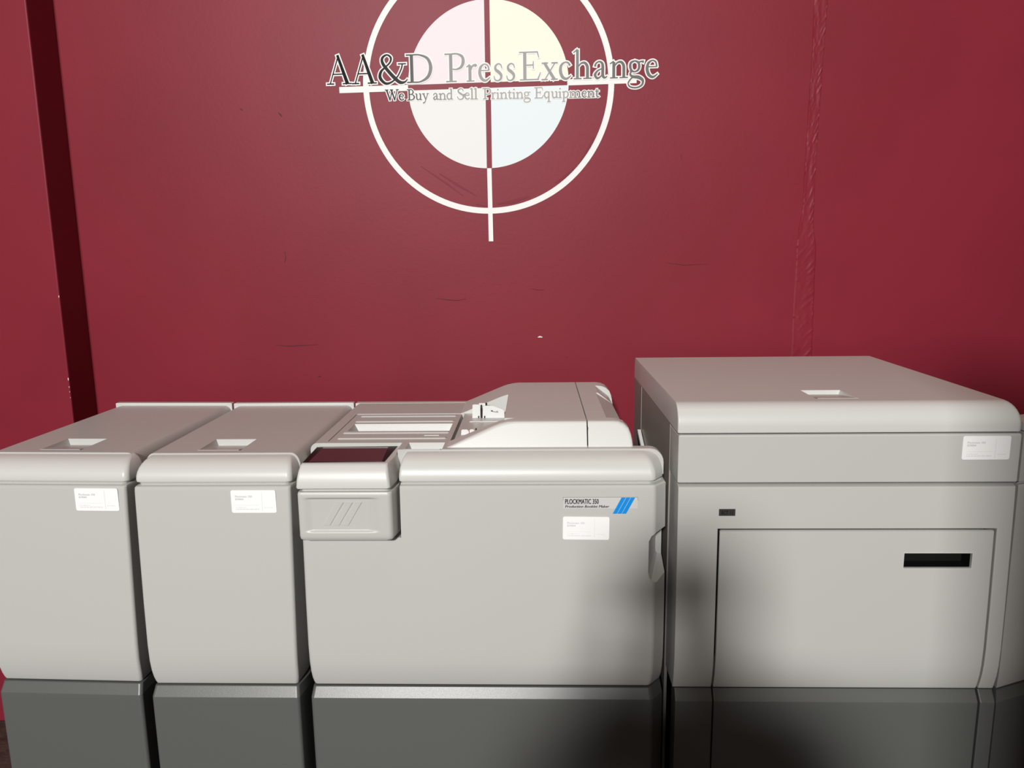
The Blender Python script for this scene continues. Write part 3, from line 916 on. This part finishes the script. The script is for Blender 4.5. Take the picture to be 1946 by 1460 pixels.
for a, b_ in ((LX + .002, DX0 - .0040), (DX1 + .0045, RX - .001)):
    bm = bmesh.new()
    slab(bm, a, b_, BODY, z1=DZ + .0046)
    link('stile', bm, GREY4, tall)
bm = bmesh.new()
slab(bm, LX + .002, RX - .001, BODY, z0=DZ + .0045, r=.0025)
link('top_rail', bm, GREY4, tall)
bm = bmesh.new()
slab(bm, DX0, DX1, BODY, z1=DZ, r=.0025)
door = link('cabinet_door', bm, GREY4, tall)
b = bmesh.new(); box(b, .7750, .9165, -.03, .030, .8225, .8565)
r_ = bmesh.new(); box(r_, DX0 - .01, DX1 + .01, .0015, .12, DZ - .012, DZ + .01)
l_ = bmesh.new(); box(l_, DX0 - .01, DX0 + .010, .0015, .12, .60, DZ + .01)
cut(door, [b, r_, l_])
bm = bmesh.new()
x0, x1, z0, z1 = .7752, .9163, .8227, .8563
loft(bm, [[(x0, .003, z0), (x1, .003, z0), (x1, .003, z1), (x0, .003, z1)], [(x0 + .004, .028, z0 + .003), (x1 - .004, .028, z0 + .003), (x1 - .004, .028, z1 - .003), (x0 + .004, .028, z1 - .003)]], cap=False)
poly(bm, [(x0 + .004, .028, z0 + .003), (x1 - .004, .028, z0 + .003), (x1 - .004, .028, z1 - .003), (x0 + .004, .028, z1 - .003)])
link('handle_slot', bm, BLACK, door, smooth=0, label='black recessed handle slot')
bm = bmesh.new()
for a, b_, c, d in ((x0 - .0014, x1 + .0014, z1, z1 + .0012), (x0 - .0014, x1 + .0014, z0 - .0012, z0), (x0 - .0014, x0, z0, z1), (x1, x1 + .0014, z0, z1)):
    box(bm, a, b_, -.0050, .002, c, d)
link('slot_rim', bm, PALE, door, smooth=0)
bm = bmesh.new()
poly(bm, [(.4850, -.0050, .8385), (.5010, -.0050, .8400), (.5010, -.0050, .8403), (.4850, -.0050, .8390)])
link('scratch', bm, PALE, door, smooth=0)
# badge
bm = bmesh.new(); prism(bm, rrect(.3853, .4195, .9385, .9535, .0006), 'y', .002, -.0022)
bd = link('badge', bm, BADGE, tall, smooth=0, label='small charcoal badge with raised black letters')
def fitb(s, x0, x1, z, h):
    b = bold(s, -.0030, 0, .022)
    xs = [v.co.x for v in b.verts]
    kx = (x1 - x0) / (max(xs) - min(xs))
    for v in b.verts:
        v.co.x = x0 + (v.co.x - min(xs)) * kx
        v.co.z = z + v.co.z * h
    return b
link('badge_lettering', fitb('RCT  I I', .3905, .4140, .9418, .0118), INKB, bd, smooth=0)
# dark lower panels
for a, b_ in ((LX + .006, DX0 - .0035), (DX1 + .0035, RX - .002)):
    bm = bmesh.new()
    slab(bm, a, b_, BASEL)
    link('base_stile', bm, BASE, tall, label='dark grey lower corner panel')
bm = bmesh.new()
slab(bm, DX0 - .001, DX1 - .001, BASEL)
link('base_door', bm, BASE, tall, label='dark grey lower door panel')
bm = bmesh.new(); box(bm, LX + .006, RX - .004, .040, D4 - .01, .0, 1.112)
link('chassis', bm, INNER, tall, smooth=0)
# left side panels
bm = bmesh.new(); box(bm, LX - .0006, LX + .010, .1002, .548, .0, 1.1150, bev=.001)
link('side_panel', bm, SIDEM, tall)
bm = bmesh.new(); box(bm, LX - .0016, LX + .010, .5505, D4 - .004, .0, 1.1150, bev=.001)
link('side_panel', bm, SIDEM, tall)
bm = bmesh.new()
prism(bm, [(.545, .9860), (.400, .9380), (.395, .946), (.540, .9960)], 'x', LX - .012, LX - .0035)
link('latch_hardware', bm, WHITEP, tall, smooth=0)
bm = bmesh.new()
prism(bm, [(.590, .9780), (.530, .930), (.430, .930), (.560, .9900)], 'x', LX - .0075, LX - .0040)
link('latch_opening', bm, INNER, tall, smooth=0)
# angled end cover on the right
def endcover(bm, levels, grow=0.0):
    k = .417
    for_ = []
    for z, d in levels:
        x0_ = RX + .0030 + d * .4
        for_.append([(x0_, .0 + d, z), (x0_ + .30, .30 * k + d, z), (x0_ + .30, .30 * k + .06, z), (x0_, .06, z)])
    loft(bm, for_)
bm = bmesh.new(); endcover(bm, [(1.1180, .001), (1.1190, 0), (1.1345, 0), (1.1360, .0015)])
link('end_cover_cap', bm, PALE, tall)
bm = bmesh.new(); endcover(bm, [(1.0100, .001), (1.0110, 0), (1.1145, 0), (1.1160, .0020)])
link('end_cover', bm, GREY4, tall, label='angled upper cover at the right end')
bm = bmesh.new(); endcover(bm, [(z, d) for z, d in BODY])
link('end_cover', bm, GREY4, tall, label='angled lower cover at the right end')
bm = bmesh.new(); endcover(bm, BASEL)
link('end_cover_base', bm, BASE, tall, label='dark grey angled base at the right end')

# ------------------------------------------------------------------ behind the camera: an added partition that shades the right end, and the photographer
bm = bmesh.new(); box(bm, .41, 2.6, -.72, -.60, 0, 2.16)  # unseen blocker, added only to cast the shadow on the right
tag(link('added_shade_partition', bm, mat('shade_partition_paint', (.35, .32, .28, 1), .7), smooth=0), kind='structure')

JACKET = mat('dark_jacket_cloth', (.02, .022, .03, 1), .9, .2, bump=(300, .3, .001))
TROUSER = mat('dark_trouser_cloth', (.03, .035, .05, 1), .9, .2)
SKIN = mat('skin', (.45, .27, .19, 1), .5, .4)
HAIR = mat('dark_hair', (.02, .014, .01, 1), .6, .3)
SHOE = mat('black_shoe_leather', (.01, .01, .01, 1), .4, .4)

def skin(name, V, E, R, m, parent, root=0, sub=2):
    me = bpy.data.meshes.new(name)
    me.from_pydata(V, E, [])
    o = bpy.data.objects.new(name, me)
    C.objects.link(o)
    md = o.modifiers.new('s', 'SKIN')
    for i, r in enumerate(R):
        r = (r, r) if not isinstance(r, tuple) else r
        me.skin_vertices[0].data[i].radius = r
        me.skin_vertices[0].data[i].use_root = (i == root)
    sb = o.modifiers.new('u', 'SUBSURF')
    sb.levels = sb.render_levels = sub
    md.use_smooth_shade = True
    bpy.context.view_layer.update()
    m2 = bpy.data.meshes.new_from_object(o.evaluated_get(bpy.context.evaluated_depsgraph_get()))
    o.modifiers.clear()
    o.data = m2
    m2.materials.clear(); m2.materials.append(m)
    for p in m2.polygons: p.use_smooth = True
    o.parent = parent
    return o
per = empty('person', (-0.03, -.40, 0), 0, 'person in a dark jacket and trousers standing, holding a phone up with both hands', 'person')
# trunk, neck and arms (jacket)
V = [(0, 0, .90), (0, -.01, 1.10), (0, -.01, 1.26), (0, -.02, 1.38), (0, .0, 1.45),
     (.10, -.01, 1.375), (.185, 0, 1.345), (.300, .05, 1.10), (.13, .22, 1.28), (.085, .28, 1.385),
     (-.10, -.01, 1.375), (-.185, 0, 1.345), (-.300, .05, 1.10), (-.13, .22, 1.28), (-.085, .28, 1.385)]
E_ = [(0, 1), (1, 2), (2, 3), (3, 4), (3, 5), (5, 6), (6, 7), (7, 8), (8, 9), (3, 10), (10, 11), (11, 12), (12, 13), (13, 14)]
R_ = [(.185, .125), (.175, .115), (.185, .12), (.13, .10), (.06, .06), (.09, .08), (.078, .075), (.062, .062), (.048, .048), (.036, .036),
      (.09, .08), (.078, .075), (.062, .062), (.048, .048), (.036, .036)]
jk = skin('jacket', V, E_, R_, JACKET, per)
V = [(0, 0, .99), (0, 0, .88), (.095, 0, .74), (.11, .01, .48), (.12, 0, .09), (-.095, 0, .74), (-.11, .01, .48), (-.12, 0, .09)]
skin('trousers', V, [(0, 1), (1, 2), (2, 3), (3, 4), (1, 5), (5, 6), (6, 7)], [(.15, .11), (.155, .115), (.09, .095), (.068, .072), (.055, .06), (.09, .095), (.068, .072), (.055, .06)], TROUSER, per)
for s_ in (-1, 1):
    skin('shoe', [(.12 * s_, -.05, .045), (.125 * s_, .05, .04), (.135 * s_, .16, .035)], [(0, 1), (1, 2)], [.042, .045, .032], SHOE, per)
# head with neck, nose, ears, eyes and mouth
bm = bmesh.new()
bmesh.ops.create_uvsphere(bm, u_segments=28, v_segments=20, radius=1)
for v in bm.verts:
    x, y, z = v.co
    jaw = 1 - .28 * max(0, -z) ** 1.5
    v.co = Vector((x * .076 * jaw, y * .096 * (1 - .1 * max(0, -z)) + .02, z * .118 + 1.585))
    if y > 0 and abs(x) < .25:
        if -.30 < z < .12: v.co.y += .020 * (1 - abs(x) / .25) * (.12 - z) / .42
    if y > .5 and .05 < z < .3 and .2 < abs(x) < .6: v.co.y -= .005
link('head', bm, SKIN, per, smooth=80)
skin('neck', [(0, 0, 1.40), (0, .01, 1.47), (0, .012, 1.53)], [(0, 1), (1, 2)], [.056, .054, .056], SKIN, per)
for s_ in (-1, 1):
    bm = bmesh.new(); bmesh.ops.create_uvsphere(bm, u_segments=12, v_segments=8, radius=1)
    for v in bm.verts: v.co = Vector((v.co.x * .010 + .077 * s_, v.co.y * .017 + .012, v.co.z * .030 + 1.585))
    link('ear', bm, SKIN, per)
    bm = bmesh.new(); bmesh.ops.create_uvsphere(bm, u_segments=12, v_segments=8, radius=.011)
    for v in bm.verts: v.co += Vector((.030 * s_, .098, 1.597))
    link('eye', bm, mat('eye_white', (.7, .7, .68, 1), .2), per)
bm = bmesh.new(); bmesh.ops.create_uvsphere(bm, u_segments=12, v_segments=8, radius=1)
for v in bm.verts: v.co = Vector((v.co.x * .022, v.co.y * .006 + .108, v.co.z * .006 + 1.533))
link('mouth', bm, mat('lips', (.35, .12, .10, 1), .4), per)
bm = bmesh.new(); bmesh.ops.create_uvsphere(bm, u_segments=24, v_segments=16, radius=1)
for v in bm.verts:
    x, y, z = v.co
    zz = max(z, -.35 if y < .2 else .38)
    v.co = Vector((x * .083, y * .101 + .010, zz * .125 + 1.592))
link('hair', bm, HAIR, per, smooth=80)
# hands: palm, four fingers, thumb, closed around the phone edges
for s_ in (-1, 1):
    hx = .083 * s_
    V = [(hx, .28, 1.385), (hx * .98, .305, 1.42), (hx * .95, .33, 1.455)]
    E2 = [(0, 1), (1, 2)]
    R2 = [(.026, .022), (.034, .020), (.036, .018)]
    h = skin('hand', V, E2, R2, SKIN, per)
    for k in range(4):
        z = 1.452 + .021 * k
        L_ = [.9, 1, .97, .8][k]
        V = [(hx * .98, .335, z), (hx * .93 - .004 * s_, .368 , z + .004), (hx - .034 * s_ * L_, .386, z + .006), (hx - .052 * s_ * L_, .384, z + .007)]
        skin('finger', V, [(0, 1), (1, 2), (2, 3)], [.0095, .009, .0082, .007], SKIN, h, sub=1)
    V = [(hx * .95, .315, 1.44), (hx * .80, .320, 1.475), (hx * .62, .336, 1.50)]
    skin('thumb', V, [(0, 1), (1, 2)], [.012, .0105, .009], SKIN, h, sub=1)
ph = empty('phone', (-.03, -.038, 1.495), 0, 'black phone held up in front of the face by the person', 'phone')
bm = bmesh.new()
prism(bm, rrect(-.075, .075, -.036, .036, .009), 'y', -.004, .004)
link('case', bm, BLACK, ph, smooth=0)
bm = bmesh.new(); box(bm, -.070, .070, -.0046, -.0040, -.032, .032)
link('display', bm, GLASS, ph, smooth=0)
